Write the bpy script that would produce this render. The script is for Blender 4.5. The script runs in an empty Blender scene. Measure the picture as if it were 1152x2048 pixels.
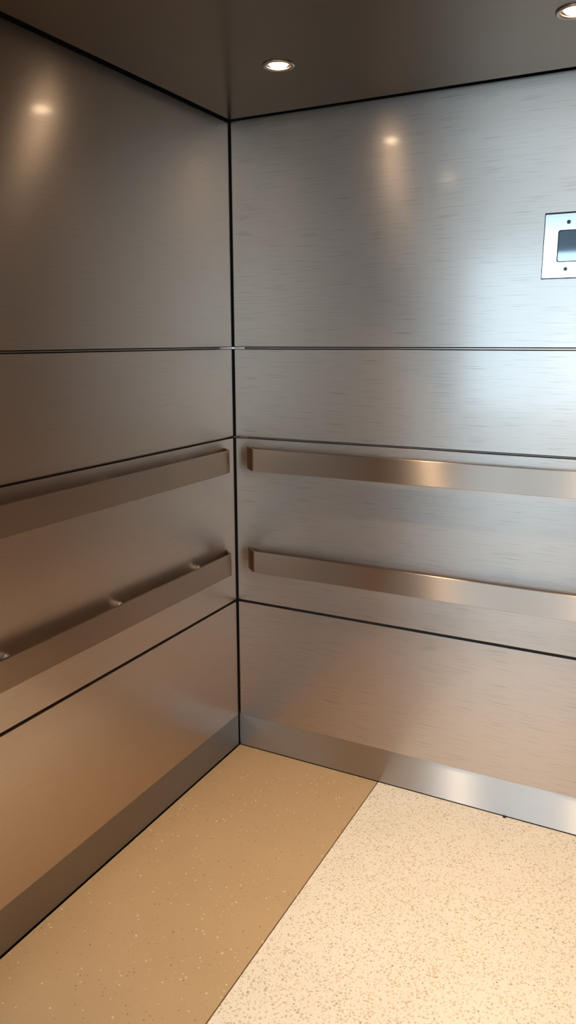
import bpy, bmesh, math
from mathutils import Vector, Matrix

scene = bpy.context.scene
COL = scene.collection

# ------------------------------------------------------------------ dimensions (metres)
CEIL = 2.165                                           # floating ceiling sheet, dark void above its open edges
EDGEL, EDGEB = 0.0363, 0.0596                          # gap between the ceiling sheet and the walls
S1, S2, S3, BASE = 1.474, 1.1735, 0.5796, 0.1295      # panel joints and top of the skirting
CABW, CABD = 2.171, 1.50                               # inside width and depth of the car
DOOR0, DOOR1, DOORH = 0.10, 2.07, 2.10                 # entrance opening
GAPL, GAPB = 0.0075, 0.0055                              # corner reveal
BACK = 0.020                                           # panel thickness

# ------------------------------------------------------------------ object helpers
def tag(o, label=None, cat=None, group=None, kind=None):
    if label: o['label'] = label
    if cat: o['category'] = cat
    if group: o['group'] = group
    if kind: o['kind'] = kind
    return o

def empty(name, loc=(0, 0, 0)):
    o = bpy.data.objects.new(name, None)
    o.empty_display_size = 0.05
    o.location = loc
    COL.objects.link(o)
    return o

def mesh_obj(name, bm, mat, parent=None, grain='X', smooth=False):
    """grain: world axis of the brushing; u of the UV map runs across it."""
    bm.normal_update()
    uvl = bm.loops.layers.uv.new('brush')
    ax = {'X': 0, 'Y': 1, 'Z': 2}[grain]
    for f in bm.faces:
        n = [abs(c) for c in f.normal]
        d = n.index(max(n))
        rest = [i for i in (0, 1, 2) if i != d]
        v = ax if ax in rest else rest[0]
        u = [i for i in rest if i != v][0]
        for l in f.loops:
            l[uvl].uv = (l.vert.co[u], l.vert.co[v])
        if smooth: f.smooth = True
    me = bpy.data.meshes.new(name)
    bm.to_mesh(me); bm.free()
    o = bpy.data.objects.new(name, me)
    if mat: me.materials.append(mat)
    COL.objects.link(o)
    if parent is not None:
        o.parent = parent
        o.matrix_parent_inverse = Matrix.Translation(-Vector(parent.location))
    return o

def box_bm(x0, x1, y0, y1, z0, z1, bevel=0.0, seg=2):
    bm = bmesh.new()
    bmesh.ops.create_cube(bm, size=1.0)
    for v in bm.verts:
        v.co = Vector(((x0 + x1) / 2 + v.co.x * (x1 - x0), (y0 + y1) / 2 + v.co.y * (y1 - y0), (z0 + z1) / 2 + v.co.z * (z1 - z0)))
    if bevel:
        bmesh.ops.bevel(bm, geom=list(bm.edges), offset=bevel, segments=seg, affect='EDGES', profile=0.5)
    return bm

def merge(*bms):
    a = bms[0]
    for b in bms[1:]:
        me = bpy.data.meshes.new('tmp'); b.to_mesh(me); b.free()
        a.from_mesh(me); bpy.data.meshes.remove(me)
    return a

def lathe_bm(profile, n=48, center=(0, 0, 0), close=False):
    bm = bmesh.new(); rings = []
    for r, z in profile:
        rings.append([bm.verts.new((center[0] + r * math.cos(2 * math.pi * i / n), center[1] + r * math.sin(2 * math.pi * i / n), center[2] + z)) for i in range(n)])
    m = len(rings)
    for k in range(m if close else m - 1):
        a, b = rings[k], rings[(k + 1) % m]
        for i in range(n):
            bm.faces.new((a[i], a[(i + 1) % n], b[(i + 1) % n], b[i]))
    bmesh.ops.recalc_face_normals(bm, faces=bm.faces)
    return bm

def cyl_bm(p, q, r, n=20, bevel=0.0):
    bm = bmesh.new()
    p, q = Vector(p), Vector(q); d = q - p
    bmesh.ops.create_cone(bm, cap_ends=True, segments=n, radius1=r, radius2=r, depth=d.length)
    if bevel:
        bmesh.ops.bevel(bm, geom=[e for e in bm.edges if len(e.link_faces) == 2 and e.calc_face_angle() > 1.0], offset=bevel, segments=2, affect='EDGES')
    rot = Vector((0, 0, 1)).rotation_difference(d.normalized()).to_matrix().to_4x4()
    bmesh.ops.transform(bm, matrix=Matrix.Translation((p + q) / 2) @ rot, verts=bm.verts)
    return bm

# ------------------------------------------------------------------ material helpers
def new_mat(name):
    m = bpy.data.materials.new(name); m.use_nodes = True
    nt = m.node_tree
    return m, nt, nt.nodes['Principled BSDF']

def node(nt, typ, **kw):
    n = nt.nodes.new(typ)
    for k, v in kw.items():
        if k.startswith('i_'): n.inputs[k[2:].replace('_', ' ')].default_value = v
        else: setattr(n, k, v)
    return n

def mth(nt, op, a, b=None, c=None, clamp=False):
    n = nt.nodes.new('ShaderNodeMath'); n.operation = op; n.use_clamp = clamp
    for i, v in enumerate((a, b, c)):
        if v is None: continue
        if isinstance(v, (int, float)): n.inputs[i].default_value = v
        else: nt.links.new(v, n.inputs[i])
    return n.outputs[0]

def mixc(nt, fac, a, b):
    n = nt.nodes.new('ShaderNodeMix'); n.data_type = 'RGBA'
    for i, v in ((0, fac), (6, a), (7, b)):
        if isinstance(v, (int, float)): n.inputs[i].default_value = v
        elif isinstance(v, tuple): n.inputs[i].default_value = (*v, 1)
        else: nt.links.new(v, n.inputs[i])
    return n.outputs[2]

def brushed(name, color, across, along, grain='X', streak=0.0, bump=0.0, fine=420.0, sharp=0.0):
    """stainless steel sheet brushed along one axis; across/along: GGX widths of the gloss across and along the brushing"""
    m, nt, b = new_mat(name)
    nt.nodes.remove(b)
    out = nt.nodes['Material Output']
    g = node(nt, 'ShaderNodeBsdfAnisotropic', distribution='MULTI_GGX')
    g.inputs['Anisotropy'].default_value = math.sqrt(along / across) - 1.0
    t = node(nt, 'ShaderNodeTangent', direction_type='UV_MAP', uv_map='brush')
    nt.links.new(t.outputs[0], g.inputs['Tangent'])
    tc = node(nt, 'ShaderNodeTexCoord')
    def streaks(al, ac, detail=2.0):
        mp = node(nt, 'ShaderNodeMapping')
        s = [ac] * 3
        s['XYZ'.index(grain)] = al
        mp.inputs['Scale'].default_value = s
        nt.links.new(tc.outputs['Object'], mp.inputs[0])
        nz = node(nt, 'ShaderNodeTexNoise'); nz.inputs['Scale'].default_value = 1.0
        nz.inputs['Detail'].default_value = detail
        nt.links.new(mp.outputs[0], nz.inputs['Vector'])
        return nz.outputs['Fac']
    a = streaks(7.0, fine)                        # hair-fine brushing
    d = streaks(9.0, fine * 0.8, 1.0)            # separate longer scratches
    dash = mth(nt, 'MULTIPLY', mth(nt, 'SUBTRACT', d, 0.58, clamp=True), 7.0, clamp=True)
    v = mth(nt, 'SUBTRACT', 1.0, mth(nt, 'MULTIPLY', dash, streak))
    v = mth(nt, 'MULTIPLY', v, mth(nt, 'ADD', 1.0 - streak * 0.5, mth(nt, 'MULTIPLY', a, streak)))
    nt.links.new(mixc(nt, v, tuple(c * 0.25 for c in color), color), g.inputs['Color'])
    g.inputs['Roughness'].default_value = (across * along) ** 0.25
    nt.links.new(g.outputs[0], out.inputs['Surface'])
    if sharp:                                          # the smooth tops between the brush marks mirror sharply
        h = node(nt, 'ShaderNodeBsdfAnisotropic'); h.inputs['Roughness'].default_value = 0.125
        h.inputs['Color'].default_value = (0.75, 0.72, 0.69, 1)
        mx = node(nt, 'ShaderNodeMixShader'); mx.inputs[0].default_value = sharp
        nt.links.new(g.outputs[0], mx.inputs[1]); nt.links.new(h.outputs[0], mx.inputs[2])
        nt.links.new(mx.outputs[0], out.inputs['Surface'])
    if bump:
        bp = node(nt, 'ShaderNodeBump'); bp.inputs['Strength'].default_value = bump; bp.inputs['Distance'].default_value = 0.001
        nt.links.new(mth(nt, 'SUBTRACT', a, mth(nt, 'MULTIPLY', dash, 0.6)), bp.inputs['Height'])
        nt.links.new(bp.outputs[0], g.inputs['Normal'])
    return m

def plain(name, color, rough=0.5, metal=0.0, spec=0.5):
    m, nt, b = new_mat(name)
    tc = node(nt, 'ShaderNodeTexCoord')
    nz = node(nt, 'ShaderNodeTexNoise'); nz.inputs['Scale'].default_value = 40.0; nz.inputs['Detail'].default_value = 3
    nt.links.new(tc.outputs['Object'], nz.inputs['Vector'])
    nt.links.new(mixc(nt, nz.outputs['Fac'], tuple(c * 0.93 for c in color), tuple(min(1, c * 1.07) for c in color)), b.inputs['Base Color'])
    b.inputs['Roughness'].default_value = rough
    b.inputs['Metallic'].default_value = metal
    b.inputs['Specular IOR Level'].default_value = spec
    return m

def terrazzo(name, base, chips, rough):
    """chips: list of (voronoi scale, presence 0..1, min size, max size, colour a, colour b, strength)"""
    m, nt, b = new_mat(name)
    tc = node(nt, 'ShaderNodeTexCoord')
    big = node(nt, 'ShaderNodeTexNoise'); big.inputs['Scale'].default_value = 5.0; big.inputs['Detail'].default_value = 4
    nt.links.new(tc.outputs['Object'], big.inputs['Vector'])
    col = mixc(nt, big.outputs['Fac'], tuple(c * 0.93 for c in base), tuple(min(1, c * 1.06) for c in base))
    wob = node(nt, 'ShaderNodeTexNoise'); wob.inputs['Scale'].default_value = 160.0; wob.inputs['Detail'].default_value = 1
    nt.links.new(tc.outputs['Object'], wob.inputs['Vector'])
    off = node(nt, 'ShaderNodeVectorMath', operation='MULTIPLY_ADD')
    nt.links.new(wob.outputs['Color'], off.inputs[0]); off.inputs[1].default_value = (0.006, 0.006, 0.0)
    nt.links.new(tc.outputs['Object'], off.inputs[2])
    for k, (sc, pres, s0, s1, ca, cb, st) in enumerate(chips):
        vo = node(nt, 'ShaderNodeTexVoronoi', voronoi_dimensions='2D', feature='F1')
        vo.inputs['Scale'].default_value = sc
        mp = node(nt, 'ShaderNodeMapping'); mp.inputs['Location'].default_value = (3.1 * k, 1.7 * k, 0); mp.inputs['Rotation'].default_value = (0, 0, 0.6 * k)
        nt.links.new(off.outputs[0], mp.inputs[0]); nt.links.new(mp.outputs[0], vo.inputs['Vector'])
        sp = node(nt, 'ShaderNodeSeparateColor'); nt.links.new(vo.outputs['Color'], sp.inputs[0])
        on = mth(nt, 'LESS_THAN', sp.outputs[0], pres)
        size = mth(nt, 'ADD', s0, mth(nt, 'MULTIPLY', mth(nt, 'POWER', sp.outputs[1], 2.0), s1 - s0))
        inside = mth(nt, 'MULTIPLY', mth(nt, 'SUBTRACT', size, vo.outputs['Distance'], clamp=True), 14.0, clamp=True)
        fac = mth(nt, 'MULTIPLY', mth(nt, 'MULTIPLY', inside, on), st)
        cc = mixc(nt, sp.outputs[2], ca, cb)
        col = mixc(nt, fac, col, cc)
    nt.links.new(col, b.inputs['Base Color'])
    b.inputs['Roughness'].default_value = rough
    b.inputs['Specular IOR Level'].default_value = 0.35
    return m

def emit(name, color, strength):
    m, nt, b = new_mat(name)
    b.inputs['Base Color'].default_value = (0, 0, 0, 1)
    b.inputs['Specular IOR Level'].default_value = 0.0
    b.inputs['Emission Color'].default_value = (*color, 1)
    b.inputs['Emission Strength'].default_value = strength
    return m

STEEL = (0.58, 0.48, 0.405)
M = dict(
    wall_y=brushed('steel_sheet_side', STEEL, 0.21, 0.055, 'Y', streak=0.12, bump=0.02, sharp=0.05),
    wall_x=brushed('steel_sheet_rear', STEEL, 0.235, 0.070, 'X', streak=0.32, bump=0.04, sharp=0.05, fine=430.0),
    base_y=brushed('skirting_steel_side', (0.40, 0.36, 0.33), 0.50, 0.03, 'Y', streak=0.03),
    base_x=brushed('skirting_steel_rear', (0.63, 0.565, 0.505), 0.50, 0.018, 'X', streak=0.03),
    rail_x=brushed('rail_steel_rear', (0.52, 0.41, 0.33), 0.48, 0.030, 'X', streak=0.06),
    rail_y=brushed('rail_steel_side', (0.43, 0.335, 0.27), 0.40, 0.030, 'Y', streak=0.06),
    ceil=brushed('ceiling_steel', (0.32, 0.275, 0.235), 0.10, 0.03, 'X', streak=0.02),
    standoff=plain('standoff_metal', (0.78, 0.72, 0.66), 0.3, 1.0),
    trim=plain('seam_strip_metal', (0.33, 0.28, 0.25), 0.22, 1.0),
    plate=brushed('plate_steel', (0.80, 0.80, 0.80), 0.035, 0.025, 'X', streak=0.02),
    dark=plain('dark_reveal', (0.024, 0.017, 0.013), 0.7),
    white=plain('white_clip', (0.97, 0.97, 0.95), 0.36, 1.0),
    screw=plain('dark_screw', (0.05, 0.05, 0.06), 0.35, 1.0),
    chrome=plain('lamp_ring_metal', (0.55, 0.47, 0.40), 0.25, 1.0),
    cone=plain('lamp_cone', (0.30, 0.22, 0.17), 0.30, 1.0),
    paint=plain('lobby_paint', (0.72, 0.71, 0.69), 0.7),
    lobby_floor=plain('lobby_floor_stone', (0.42, 0.39, 0.36), 0.35),
    mullion=plain('mullion_dark', (0.08, 0.08, 0.09), 0.4),
    crumb=plain('crumb_dark', (0.03, 0.028, 0.025), 0.8),
    lens=emit('lamp_lens', (1.0, 0.77, 0.52), 54.0),
)
M['tan'] = terrazzo('tan_terrazzo', (0.505, 0.345, 0.195), [
    (120, 0.55, 0.10, 0.42, (0.42, 0.27, 0.14), (0.60, 0.43, 0.26), 0.35),
    (75, 0.16, 0.06, 0.26, (0.85, 0.72, 0.50), (0.70, 0.58, 0.38), 0.85),
    (95, 0.14, 0.06, 0.22, (0.12, 0.06, 0.03), (0.26, 0.14, 0.06), 0.85)], 0.42)
M['light'] = terrazzo('cream_terrazzo', (0.85, 0.765, 0.665), [
    (110, 0.75, 0.12, 0.50, (0.55, 0.42, 0.27), (0.72, 0.58, 0.40), 0.75),
    (150, 0.60, 0.12, 0.45, (0.42, 0.31, 0.19), (0.66, 0.53, 0.37), 0.70),
    (90, 0.12, 0.08, 0.26, (0.17, 0.10, 0.05), (0.34, 0.22, 0.12), 0.85)], 0.40)
m, nt, b = new_mat('screen_glass')
b.inputs['Base Color'].default_value = (0.10, 0.19, 0.28, 1); b.inputs['Roughness'].default_value = 0.04
b.inputs['IOR'].default_value = 2.4
M['screen'] = m

# ------------------------------------------------------------------ room shell
def struct(name, bm, mat, grain='X', parent=None):
    o = mesh_obj(name, bm, mat, parent, grain)
    if parent is None: o['kind'] = 'structure'
    return o

FRONT = -CABD
struct('wall_left', box_bm(-0.05, -BACK, FRONT, 0.05, -0.03, CEIL + 0.10), M['dark'], 'Y')
struct('wall_back', box_bm(-BACK, CABW + BACK, BACK, 0.05, -0.03, CEIL + 0.10), M['dark'])
struct('wall_right', box_bm(CABW, CABW + 0.05, FRONT, BACK, -0.03, CEIL + 0.10), M['wall_y'], 'Y')
# front return with the entrance opening
y0, y1 = FRONT - 0.06, FRONT
struct('wall_front', merge(box_bm(-0.05, DOOR0, y0, y1, -0.03, CEIL + 0.1), box_bm(DOOR1, CABW + 0.05, y0, y1, -0.03, CEIL + 0.1),
                           box_bm(DOOR0, DOOR1, y0, y1, DOORH, CEIL + 0.1)), M['wall_x'])

# floor: dark bed, two tan borders and the cream field, thin joints left open between them
fl = struct('floor', box_bm(-BACK, CABW + BACK, FRONT - 0.06, BACK, -0.05, -0.015), M['dark'])
J = 0.0016
J0, J1 = 0.5560, 1.615
mesh_obj('terrazzo_border', box_bm(0.0, J0 - J, FRONT - 0.06, 0.003, -0.015, 0.0, 0.0006, 1), M['tan'], fl)['label'] = 'tan speckled terrazzo border strip'
mesh_obj('terrazzo_field', box_bm(J0 + J, J1 - J, FRONT - 0.06, 0.003, -0.015, 0.0, 0.0006, 1), M['light'], fl)['label'] = 'cream terrazzo field with brown specks'
mesh_obj('terrazzo_border', box_bm(J1 + J, CABW, FRONT - 0.06, 0.003, -0.015, 0.0, 0.0006, 1), M['tan'], fl)['label'] = 'tan speckled terrazzo border strip'

# ceiling: steel sheet pierced for the downlights
LX = [0.3952, 1.0933, 1.7914]
LY = [-0.410, -1.108]
R_HOLE = 0.034
def ceiling_bm():
    bm = bmesh.new()
    xs = [EDGEL, (LX[0] + LX[1]) / 2, (LX[1] + LX[2]) / 2, CABW - EDGEL]
    ys = [-EDGEB, (LY[0] + LY[1]) / 2, FRONT]
    N = 48
    for i, cx in enumerate(LX):
        for j, cy in enumerate(LY):
            inner, outer, upper = [], [], []
            for k in range(N):
                a = 2 * math.pi * (k + 0.5) / N - math.pi
                c, s = math.cos(a), math.sin(a)
                inner.append(bm.verts.new((cx + R_HOLE * c, cy + R_HOLE * s, CEIL)))
                upper.append(bm.verts.new((cx + R_HOLE * c, cy + R_HOLE * s, CEIL + 0.02)))
                t = min(((xs[i + 1] if c > 0 else xs[i]) - cx) / c, ((ys[j] if s > 0 else ys[j + 1]) - cy) / s)
                outer.append(bm.verts.new((cx + t * c, cy + t * s, CEIL)))
            cor = [bm.verts.new((x, y, CEIL)) for x, y in ((xs[i + 1], ys[j]), (xs[i], ys[j]), (xs[i], ys[j + 1]), (xs[i + 1], ys[j + 1]))]
            for k in range(N):
                k2 = (k + 1) % N
                vs = [inner[k], outer[k]]
                p, q = outer[k].co, outer[k2].co
                if abs(p.x - q.x) > 1e-5 and abs(p.y - q.y) > 1e-5:
                    vs.append(min(cor, key=lambda v: (v.co - (p + q) / 2).length))
                vs += [outer[k2], inner[k2]]
                bm.faces.new(vs)
                bm.faces.new((inner[k], inner[k2], upper[k2], upper[k]))
    bmesh.ops.remove_doubles(bm, verts=list(bm.verts), dist=1e-5)
    rim = [e for e in bm.edges if len(e.link_faces) == 1 and all(abs(v.co.z - CEIL) < 1e-5 for v in e.verts)
           and (all(abs(v.co.x - EDGEL) < 1e-4 for v in e.verts) or all(abs(v.co.y + EDGEB) < 1e-4 for v in e.verts) or all(abs(v.co.x - CABW + EDGEL) < 1e-4 for v in e.verts))]
    ext = bmesh.ops.extrude_edge_only(bm, edges=rim)      # folded-up edge of the sheet
    bmesh.ops.translate(bm, vec=(0, 0, 0.022), verts=[g for g in ext['geom'] if isinstance(g, bmesh.types.BMVert)])
    bm.normal_update()
    for f in bm.faces:
        if abs(f.normal.z) > 0.5 and f.normal.z > 0: f.normal_flip()
    return bm
struct('ceiling', ceiling_bm(), M['ceil'])
struct('trim_1', box_bm(-0.05, CABW + 0.05, FRONT - 0.06, 0.05, CEIL + 0.10, CEIL + 0.13), M['dark'])     # lid over the lamp void

# skirting
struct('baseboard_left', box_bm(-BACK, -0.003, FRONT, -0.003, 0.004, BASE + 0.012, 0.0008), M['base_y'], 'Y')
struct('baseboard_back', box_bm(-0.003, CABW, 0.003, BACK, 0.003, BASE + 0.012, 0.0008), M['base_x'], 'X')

# ------------------------------------------------------------------ wall panels
G = 0.0042                                             # half of a joint
rows = [('top', S1 + G, CEIL + 0.006), ('second', S2 + 0.0035, S1 - G), ('rail', S3 + 0.0045, S2 - 0.0035), ('bottom', BASE, S3 - 0.0045)]
LAB = {
    ('L', 'top'): 'tall brushed steel panel at the top of the left wall, under the dark ceiling',
    ('L', 'second'): 'plain brushed steel panel on left wall between upper two joints, above the handrails',
    ('L', 'rail'): 'brushed steel panel on left wall carrying the two flat handrails',
    ('L', 'bottom'): 'golden-tinted brushed steel panel at the bottom of left wall above skirting',
    ('B', 'top'): 'tall brushed steel panel with the display plate, top of the right-hand wall',
    ('B', 'second'): 'plain bluish brushed steel panel below the display panel, above the right-hand handrails',
    ('B', 'rail'): 'brushed steel panel on right-hand wall carrying two flat handrails',
    ('B', 'bottom'): 'pinkish brushed steel panel at the bottom of right-hand wall above bright skirting',
}
for nm, z0, z1 in rows:
    o = mesh_obj('wall_panel', box_bm(-BACK + 0.0005, 0.0, FRONT + 0.002, -GAPL, z0, z1, 0.0009), M['wall_y'], None, 'Y')
    tag(o, LAB['L', nm], 'wall panel', 'steel panels on the left wall')
for nm, z0, z1 in rows:
    o = mesh_obj('wall_panel', box_bm(GAPB, CABW - 0.003, 0.0, BACK - 0.0005, z0, z1 + (0.005 if nm == 'top' else 0.0), 0.0009), M['wall_x'], None, 'X')
    tag(o, LAB['B', nm], 'wall panel', 'steel panels on the right-hand wall')

# metal strips set back in the upper two joints
def strip(label, grp, x0, x1, y0, y1, z, h, grain):
    o = mesh_obj('seam_strip', box_bm(x0, x1, y0, y1, z - h, z + h, 0.0006), M['trim'], None, grain)
    tag(o, label, 'joint strip', grp)
strip('thin metal strip in the left wall joint at eye level', 'strips in the panel joints', -0.0195, -0.006, FRONT + 0.002, -0.0765, S1, 0.0019, 'Y')
strip('thin metal strip in the right-hand wall joint at eye level', 'strips in the panel joints', 0.048, CABW - 0.003, 0.006, 0.0195, S1, 0.0019, 'X')
strip('thin metal strip in the joint just above the right-hand upper handrail', 'strips in the panel joints', 0.053, CABW - 0.003, 0.006, 0.0195, S2, 0.0015, 'X')
strip('thin dark metal strip in the joint just above the left upper handrail', 'strips in the panel joints', -0.0195, -0.010, FRONT + 0.002, -0.012, S2, 0.0010, 'Y')

# little corner pieces where the strips meet
def corner_piece(label, mat, la, lb, z, h, front):
    t = empty('corner_clip', (0.0, 0.0, z))
    tag(t, label, 'corner clip', 'clips in the corner joints')
    if la: mesh_obj('clip_arm', box_bm(-0.012, -front, -la, -0.003, z - h, z + h, 0.0016, 4), mat, t, 'Y', True)
    mesh_obj('clip_arm', box_bm(-0.002, lb, front, 0.012, z - h, z + h, 0.0016 if h > 0.003 else 0.0007, 4), mat, t, 'X', True)
    mesh_obj('clip_elbow', box_bm(-0.010, 0.004, -0.0055, 0.004, z - h - 0.0008, z + h + 0.0012, 0.001), mat, t, 'X')
corner_piece('small white clip crossing the corner at the eye-level joint', M['white'], 0.0745, 0.0465, S1, 0.0032, -0.0012)
corner_piece('small grey metal clip in the corner just above the handrails', M['trim'], 0.0, 0.052, S2, 0.0026, 0.0025)

# ------------------------------------------------------------------ handrails
RE, RT, RH = 0.045, 0.008, 0.0765                      # stand-off, plate thickness, height
def rail_path(s0, s1):
    """outer outline (along, out) of the bent plate from wall to wall, both ends cranked to the wall"""
    pts = [(s0, 0.0006)]
    def arc(c, r, a0, a1, n=9):
        return [(c[0] + r * math.cos(a0 + (a1 - a0) * k / n), c[1] + r * math.sin(a0 + (a1 - a0) * k / n)) for k in range(n + 1)]
    r = 0.014
    t = r * math.tan(math.pi / 8)
    bx = s0 + RE
    pts += arc((bx + t, RE - r), r, math.radians(135), math.radians(90))
    bx = s1 - RE
    pts += arc((bx - t, RE - r), r, math.radians(90), math.radians(45))
    pts.append((s1, 0.0006))
    return pts
def handrail(wall, s0, s1, ztop, label, posts, post_dz):
    loc = (0.0, -s0, ztop - RH) if wall == 'L' else (s0, 0.0, ztop - RH)
    t = empty('handrail', loc)
    tag(t, label, 'handrail', 'flat steel handrails')
    tr = (lambda s, e, z: Vector((e, -s, z))) if wall == 'L' else (lambda s, e, z: Vector((s, -e, z)))
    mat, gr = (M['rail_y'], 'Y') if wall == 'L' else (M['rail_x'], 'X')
    P = rail_path(s0, s1)
    Q = []
    for i, p in enumerate(P):
        a, b = P[max(i - 1, 0)], P[min(i + 1, len(P) - 1)]
        d = Vector((b[0] - a[0], b[1] - a[1])).normalized()
        n = Vector((d.y, -d.x))
        q = Vector(p) + n * RT
        if i in (0, len(P) - 1):                       # cut flush with the wall
            q = Vector((p[0] + (RT * math.sqrt(2) if i == 0 else -RT * math.sqrt(2)), p[1]))
        Q.append((q.x, q.y))
    bm = bmesh.new()
    z0, z1 = ztop - RH, ztop
    o0 = [bm.verts.new(tr(s, e, z0)) for s, e in P]; o1 = [bm.verts.new(tr(s, e, z1)) for s, e in P]
    i0 = [bm.verts.new(tr(s, e, z0)) for s, e in Q]; i1 = [bm.verts.new(tr(s, e, z1)) for s, e in Q]
    n = len(P)
    for k in range(n - 1):
        bm.faces.new((o0[k], o0[k + 1], o1[k + 1], o1[k])); bm.faces.new((i0[k], i1[k], i1[k + 1], i0[k + 1]))
        bm.faces.new((o1[k], o1[k + 1], i1[k + 1], i1[k])); bm.faces.new((o0[k], i0[k], i0[k + 1], o0[k + 1]))
    bm.faces.new((o0[0], o1[0], i1[0], i0[0])); bm.faces.new((o0[-1], i0[-1], i1[-1], o1[-1]))
    bmesh.ops.recalc_face_normals(bm, faces=bm.faces)
    rims = [e for e in bm.edges if len(e.link_faces) == 2 and any(abs(f.normal.z) > 0.9 for f in e.link_faces) and not all(abs(f.normal.z) > 0.9 for f in e.link_faces)]
    bmesh.ops.bevel(bm, geom=rims, offset=0.0012, segments=2, affect='EDGES', profile=0.5)
    bar = mesh_obj('rail_bar', bm, mat, t, gr)
    for s in posts:
        zc = ztop - post_dz
        mesh_obj('standoff', merge(cyl_bm(tr(s, 0.0006, zc), tr(s, RE - RT, zc), 0.009, 20), cyl_bm(tr(s, 0.0006, zc), tr(s, 0.006, zc), 0.013, 24, 0.0015)), M['standoff'], t, gr)
LP = [0.245, 0.645, 1.06, 1.42]
BP = [0.24, 0.80, 1.37, 1.93]
handrail('L', 0.062, CABD - 0.02, 1.1425, 'flat steel handrail on the left wall, upper of its pair', LP, 0.030)
handrail('L', 0.062, CABD - 0.02, 0.7850, 'flat steel handrail on the left wall, lower one with standoffs showing behind', LP, 0.023)
handrail('B', 0.049, CABW - 0.05, 1.1425, 'flat steel handrail on right-hand wall, upper one just under the panel joint', BP, 0.036)
handrail('B', 0.049, CABW - 0.05, 0.7850, 'flat steel handrail on right-hand wall, lower of its pair', BP, 0.040)

# ------------------------------------------------------------------ floor indicator display
def rrect(x0, x1, z0, z1, r, n=8):
    pts = []
    for cx, cz, a in ((x1 - r, z1 - r, 0), (x0 + r, z1 - r, 90), (x0 + r, z0 + r, 180), (x1 - r, z0 + r, 270)):
        for k in range(n + 1):
            an = math.radians(a + 90 * k / n)
            pts.append((cx + r * math.cos(an), cz + r * math.sin(an)))
    return pts
DX0, DX1, DZ0, DZ1 = 0.9925, 1.1785, 1.6635, 1.8270
WX0, WX1, WZ0, WZ1 = 1.0275, 1.1435, 1.7035, 1.7860
t = empty('mounted_display', ((DX0 + DX1) / 2, 0.0, DZ0))
tag(t, 'bright steel plate with a dark glass floor display on the right-hand wall', 'display')
# dark sheet behind painting the shaded gap round the plate, plate frame with a rounded window, glass, bezel and screws
mesh_obj('gap_shadow', box_bm(DX0 - 0.0024, DX1 + 0.0024, -0.0012, -0.0001, DZ0 - 0.0028, DZ1 + 0.0045), M['dark'], t)
def plate_bm():
    bm = bmesh.new()
    a = rrect(WX0, WX1, WZ0, WZ1, 0.006)
    cx, cz = (WX0 + WX1) / 2, (WZ0 + WZ1) / 2
    yF, yB = -0.0034, -0.0012
    o = rrect(DX0, DX1, DZ0, DZ1, 0.0012)
    rings = [[bm.verts.new((x, yF, z)) for x, z in a], [bm.verts.new((x, yF, z)) for x, z in o], [bm.verts.new((x, yB, z)) for x, z in o], [bm.verts.new((x, yB, z)) for x, z in a]]
    n = len(a)
    for k in range(4):
        p, q = rings[k], rings[(k + 1) % 4]
        for i in range(n): bm.faces.new((p[i], p[(i + 1) % n], q[(i + 1) % n], q[i]))
    bmesh.ops.recalc_face_normals(bm, faces=bm.faces)
    return bm
mesh_obj('plate', plate_bm(), M['plate'], t)
def ring_slab(pts_in, pts_out, yF, yB):
    bm = bmesh.new()
    rings = [[bm.verts.new((x, y, z)) for x, z in p] for p, y in ((pts_in, yF), (pts_out, yF), (pts_out, yB), (pts_in, yB))]
    n = len(pts_in)
    for k in range(4):
        p, q = rings[k], rings[(k + 1) % 4]
        for i in range(n): bm.faces.new((p[i], p[(i + 1) % n], q[(i + 1) % n], q[i]))
    bmesh.ops.recalc_face_normals(bm, faces=bm.faces)
    return bm
mesh_obj('bezel', ring_slab(rrect(WX0 + 0.0024, WX1 - 0.0024, WZ0 + 0.0024, WZ1 - 0.0024, 0.005), rrect(WX0, WX1, WZ0, WZ1, 0.006), -0.0030, -0.0013), M['dark'], t)
bm = bmesh.new()
bm.faces.new([bm.verts.new((x, -0.0024, z)) for x, z in rrect(WX0 + 0.0024, WX1 - 0.0024, WZ0 + 0.0024, WZ1 - 0.0024, 0.005)])
ext = bmesh.ops.extrude_face_region(bm, geom=list(bm.faces))
bmesh.ops.translate(bm, vec=(0, 0.0011, 0), verts=[g for g in ext['geom'] if isinstance(g, bmesh.types.BMVert)])
bmesh.ops.recalc_face_normals(bm, faces=bm.faces)
mesh_obj('screen', bm, M['screen'], t)
for sx in (1.0525, 2 * 1.0855 - 1.0525):
    for sz in (1.8055, 1.6855):
        mesh_obj('screw', cyl_bm((sx, -0.0032, sz), (sx, -0.0042, sz), 0.0052, 24, 0.0006), M['screw'], t)

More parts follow.
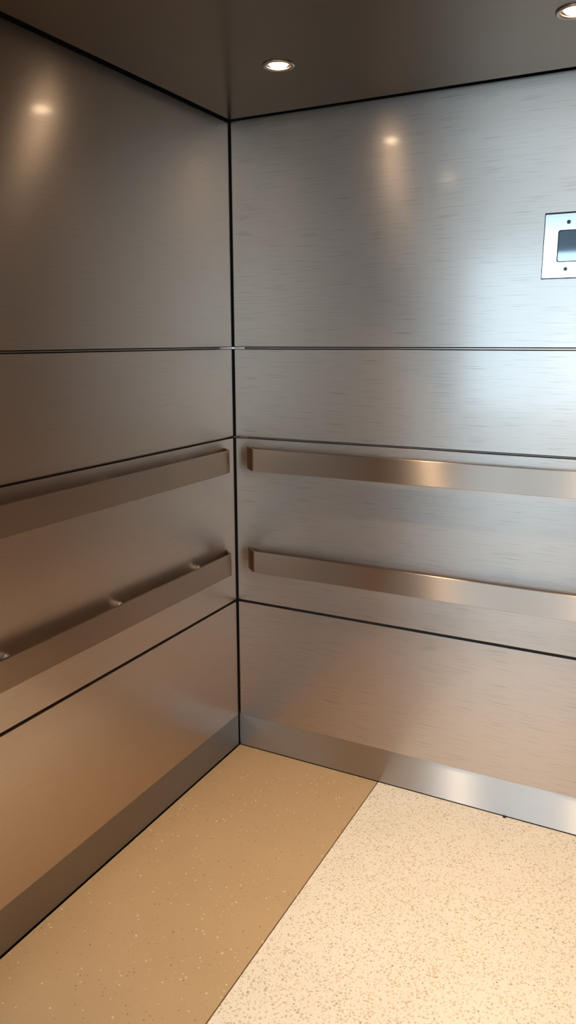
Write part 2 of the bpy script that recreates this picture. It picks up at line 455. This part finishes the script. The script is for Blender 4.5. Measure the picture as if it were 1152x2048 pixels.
# ------------------------------------------------------------------ downlights
def downlight(cx, cy, label):
    t = empty('downlight', (cx, cy, CEIL))
    tag(t, label, 'ceiling light', 'round ceiling downlights')
    c = (cx, cy, CEIL)
    mesh_obj('trim_ring', lathe_bm([(0.0405, -0.0002), (0.0405, -0.0016), (0.0390, -0.0032), (0.0350, -0.0040), (0.0310, -0.0032), (0.0295, -0.0008), (0.0295, 0.003), (0.0335, 0.003), (0.0335, -0.0002)], 56, c, True), M['chrome'], t, 'X', True)
    mesh_obj('lamp_cone', lathe_bm([(0.0294, 0.001), (0.0255, 0.006), (0.0245, 0.012), (0.0240, 0.030), (0.0295, 0.030), (0.0295, 0.001)], 56, c, True), M['cone'], t, 'X', True)
    # slightly domed lens
    prof = [(0.0236 * math.sin(a), 0.0025 - 0.0075 * math.cos(a)) for a in [math.radians(5 + 85 * k / 8) for k in range(9)]]
    lb = lathe_bm(prof, 40, c)
    first = sorted(lb.verts, key=lambda v: (v.co.x - cx) ** 2 + (v.co.y - cy) ** 2)[:40]
    first.sort(key=lambda v: math.atan2(v.co.y - cy, v.co.x - cx))
    lb.faces.new(first)
    bmesh.ops.recalc_face_normals(lb, faces=lb.faces)
    mesh_obj('lens', lb, M['lens'], t, 'X', True)['label'] = 'glowing warm white lens'
    L = bpy.data.lights.new('lamp_beam', 'SPOT')
    L.energy = LAMP_W; L.color = (1.0, 0.77, 0.51); L.spot_size = math.radians(76); L.spot_blend = 1.0; L.shadow_soft_size = 0.02
    lo = bpy.data.objects.new('lamp_beam', L); COL.objects.link(lo)
    lo.parent = t; lo.location = (0, 0, -0.014)
LAMP_W = 40.0
names = {(0, 0): 'lit round downlight nearest the corner, left one in the photo', (1, 0): 'lit round downlight at the top right edge of the photo',
         (2, 0): 'lit round downlight in the far right end of the rear row', (0, 1): 'lit round downlight of the front row near left wall',
         (1, 1): 'lit round downlight in the middle of the front row', (2, 1): 'lit round downlight at the right end of front row'}
for i, x in enumerate(LX):
    for j, y in enumerate(LY):
        downlight(x, y, names[i, j])

# crumb of dirt on the floor against the skirting
bm = bmesh.new()
bmesh.ops.create_icosphere(bm, subdivisions=2, radius=1.0)
for v in bm.verts:
    k = 1 + 0.25 * math.sin(7 * v.co.x + 3 * v.co.y) * math.cos(5 * v.co.z)
    v.co = Vector((0.9905 + v.co.x * 0.0055 * k, -0.004 + v.co.y * 0.003 * k, 0.0024 + v.co.z * 0.0026 * k))
tag(mesh_obj('dirt_crumb', bm, M['crumb']), 'tiny black crumb of dirt on the floor against bright skirting', 'crumb')

# ------------------------------------------------------------------ lobby outside the entrance, lit by its glazed front
LBX0, LBX1, LBY, LBZ = -2.2, 4.2, -5.2, 2.70
yh = FRONT - 0.06
struct('floor_lobby', box_bm(LBX0, LBX1, LBY, yh - 0.001, -0.05, -0.001), M['lobby_floor'])
struct('ceiling_lobby', box_bm(LBX0, LBX1, LBY, yh, LBZ, LBZ + 0.05), M['paint'])
struct('wall_lobby_left', box_bm(LBX0 - 0.05, LBX0, LBY, yh, 0, LBZ), M['paint'])
struct('wall_lobby_right', box_bm(LBX1, LBX1 + 0.05, LBY, yh, 0, LBZ), M['paint'])
struct('wall_lobby_lift', merge(box_bm(LBX0, -0.05, yh, yh + 0.05, 0, LBZ), box_bm(CABW + 0.05, LBX1, yh, yh + 0.05, 0, LBZ), box_bm(-0.05, CABW + 0.05, yh, yh + 0.05, CEIL + 0.1, LBZ)), M['paint'])
WZA, WZB = 0.85, 2.26
WINS = [(-0.55, 1.05), (2.60, 3.75)]
xs = [LBX0] + [v for w_ in WINS for v in w_] + [LBX1]
struct('wall_lobby_front', merge(*[box_bm(xs[k], xs[k + 1], LBY - 0.08, LBY, WZA, WZB) for k in range(0, len(xs), 2)],
                                 box_bm(LBX0, LBX1, LBY - 0.08, LBY, WZB, LBZ), box_bm(LBX0, LBX1, LBY - 0.08, LBY, 0, WZA)), M['paint'])
struct('window_1', box_bm(0.10, 0.15, LBY - 0.06, LBY - 0.01, WZA, WZB), M['mullion'])
struct('window_2', box_bm(3.22, 3.28, LBY - 0.06, LBY - 0.01, WZA, WZB), M['mullion'])
for wa, wb in WINS:
    P = bpy.data.lights.new('daylight_portal', 'AREA'); P.shape = 'RECTANGLE'; P.size = wb - wa; P.size_y = WZB - WZA
    P.cycles.is_portal = True
    po = bpy.data.objects.new('daylight_portal', P); COL.objects.link(po)
    po.location = ((wa + wb) / 2, LBY - 0.085, (WZA + WZB) / 2); po.rotation_euler = (math.radians(90), 0, 0)

w = bpy.data.worlds.new('World'); scene.world = w; w.use_nodes = True
bg = w.node_tree.nodes['Background']
bg.inputs['Color'].default_value = (0.62, 0.88, 1.12, 1); bg.inputs['Strength'].default_value = 7.3

# ------------------------------------------------------------------ camera
cam = bpy.data.cameras.new('Camera')
cam.sensor_fit = 'VERTICAL'; cam.sensor_height = 24.0
cam.lens = 24.0 * 1528.2 / 2048.0
cam.clip_start = 0.01
co = bpy.data.objects.new('Camera', cam); COL.objects.link(co)
yaw, pit, rol = -0.47687, -0.22141, -0.00183
fw = Vector((math.sin(yaw) * math.cos(pit), math.cos(yaw) * math.cos(pit), math.sin(pit)))
r = fw.cross(Vector((0, 0, 1))).normalized(); u = r.cross(fw)
r2 = r * math.cos(rol) + u * math.sin(rol); u2 = -r * math.sin(rol) + u * math.cos(rol)
mat = Matrix((r2, u2, -fw)).transposed().to_4x4(); mat.translation = Vector((1.37546, -2.26015, 1.5))
co.matrix_world = mat
scene.camera = co

# ------------------------------------------------------------------ colour management and light paths
vs = scene.view_settings
vs.view_transform = 'Standard'; vs.look = 'None'; vs.gamma = 1.0; vs.exposure = 0.0; vs.use_curve_mapping = False
cy = scene.cycles
cy.use_denoising = True
cy.max_bounces = 16; cy.diffuse_bounces = 6; cy.glossy_bounces = 12
cy.caustics_reflective = True; cy.blur_glossy = 0.3
cy.sample_clamp_indirect = 6.0
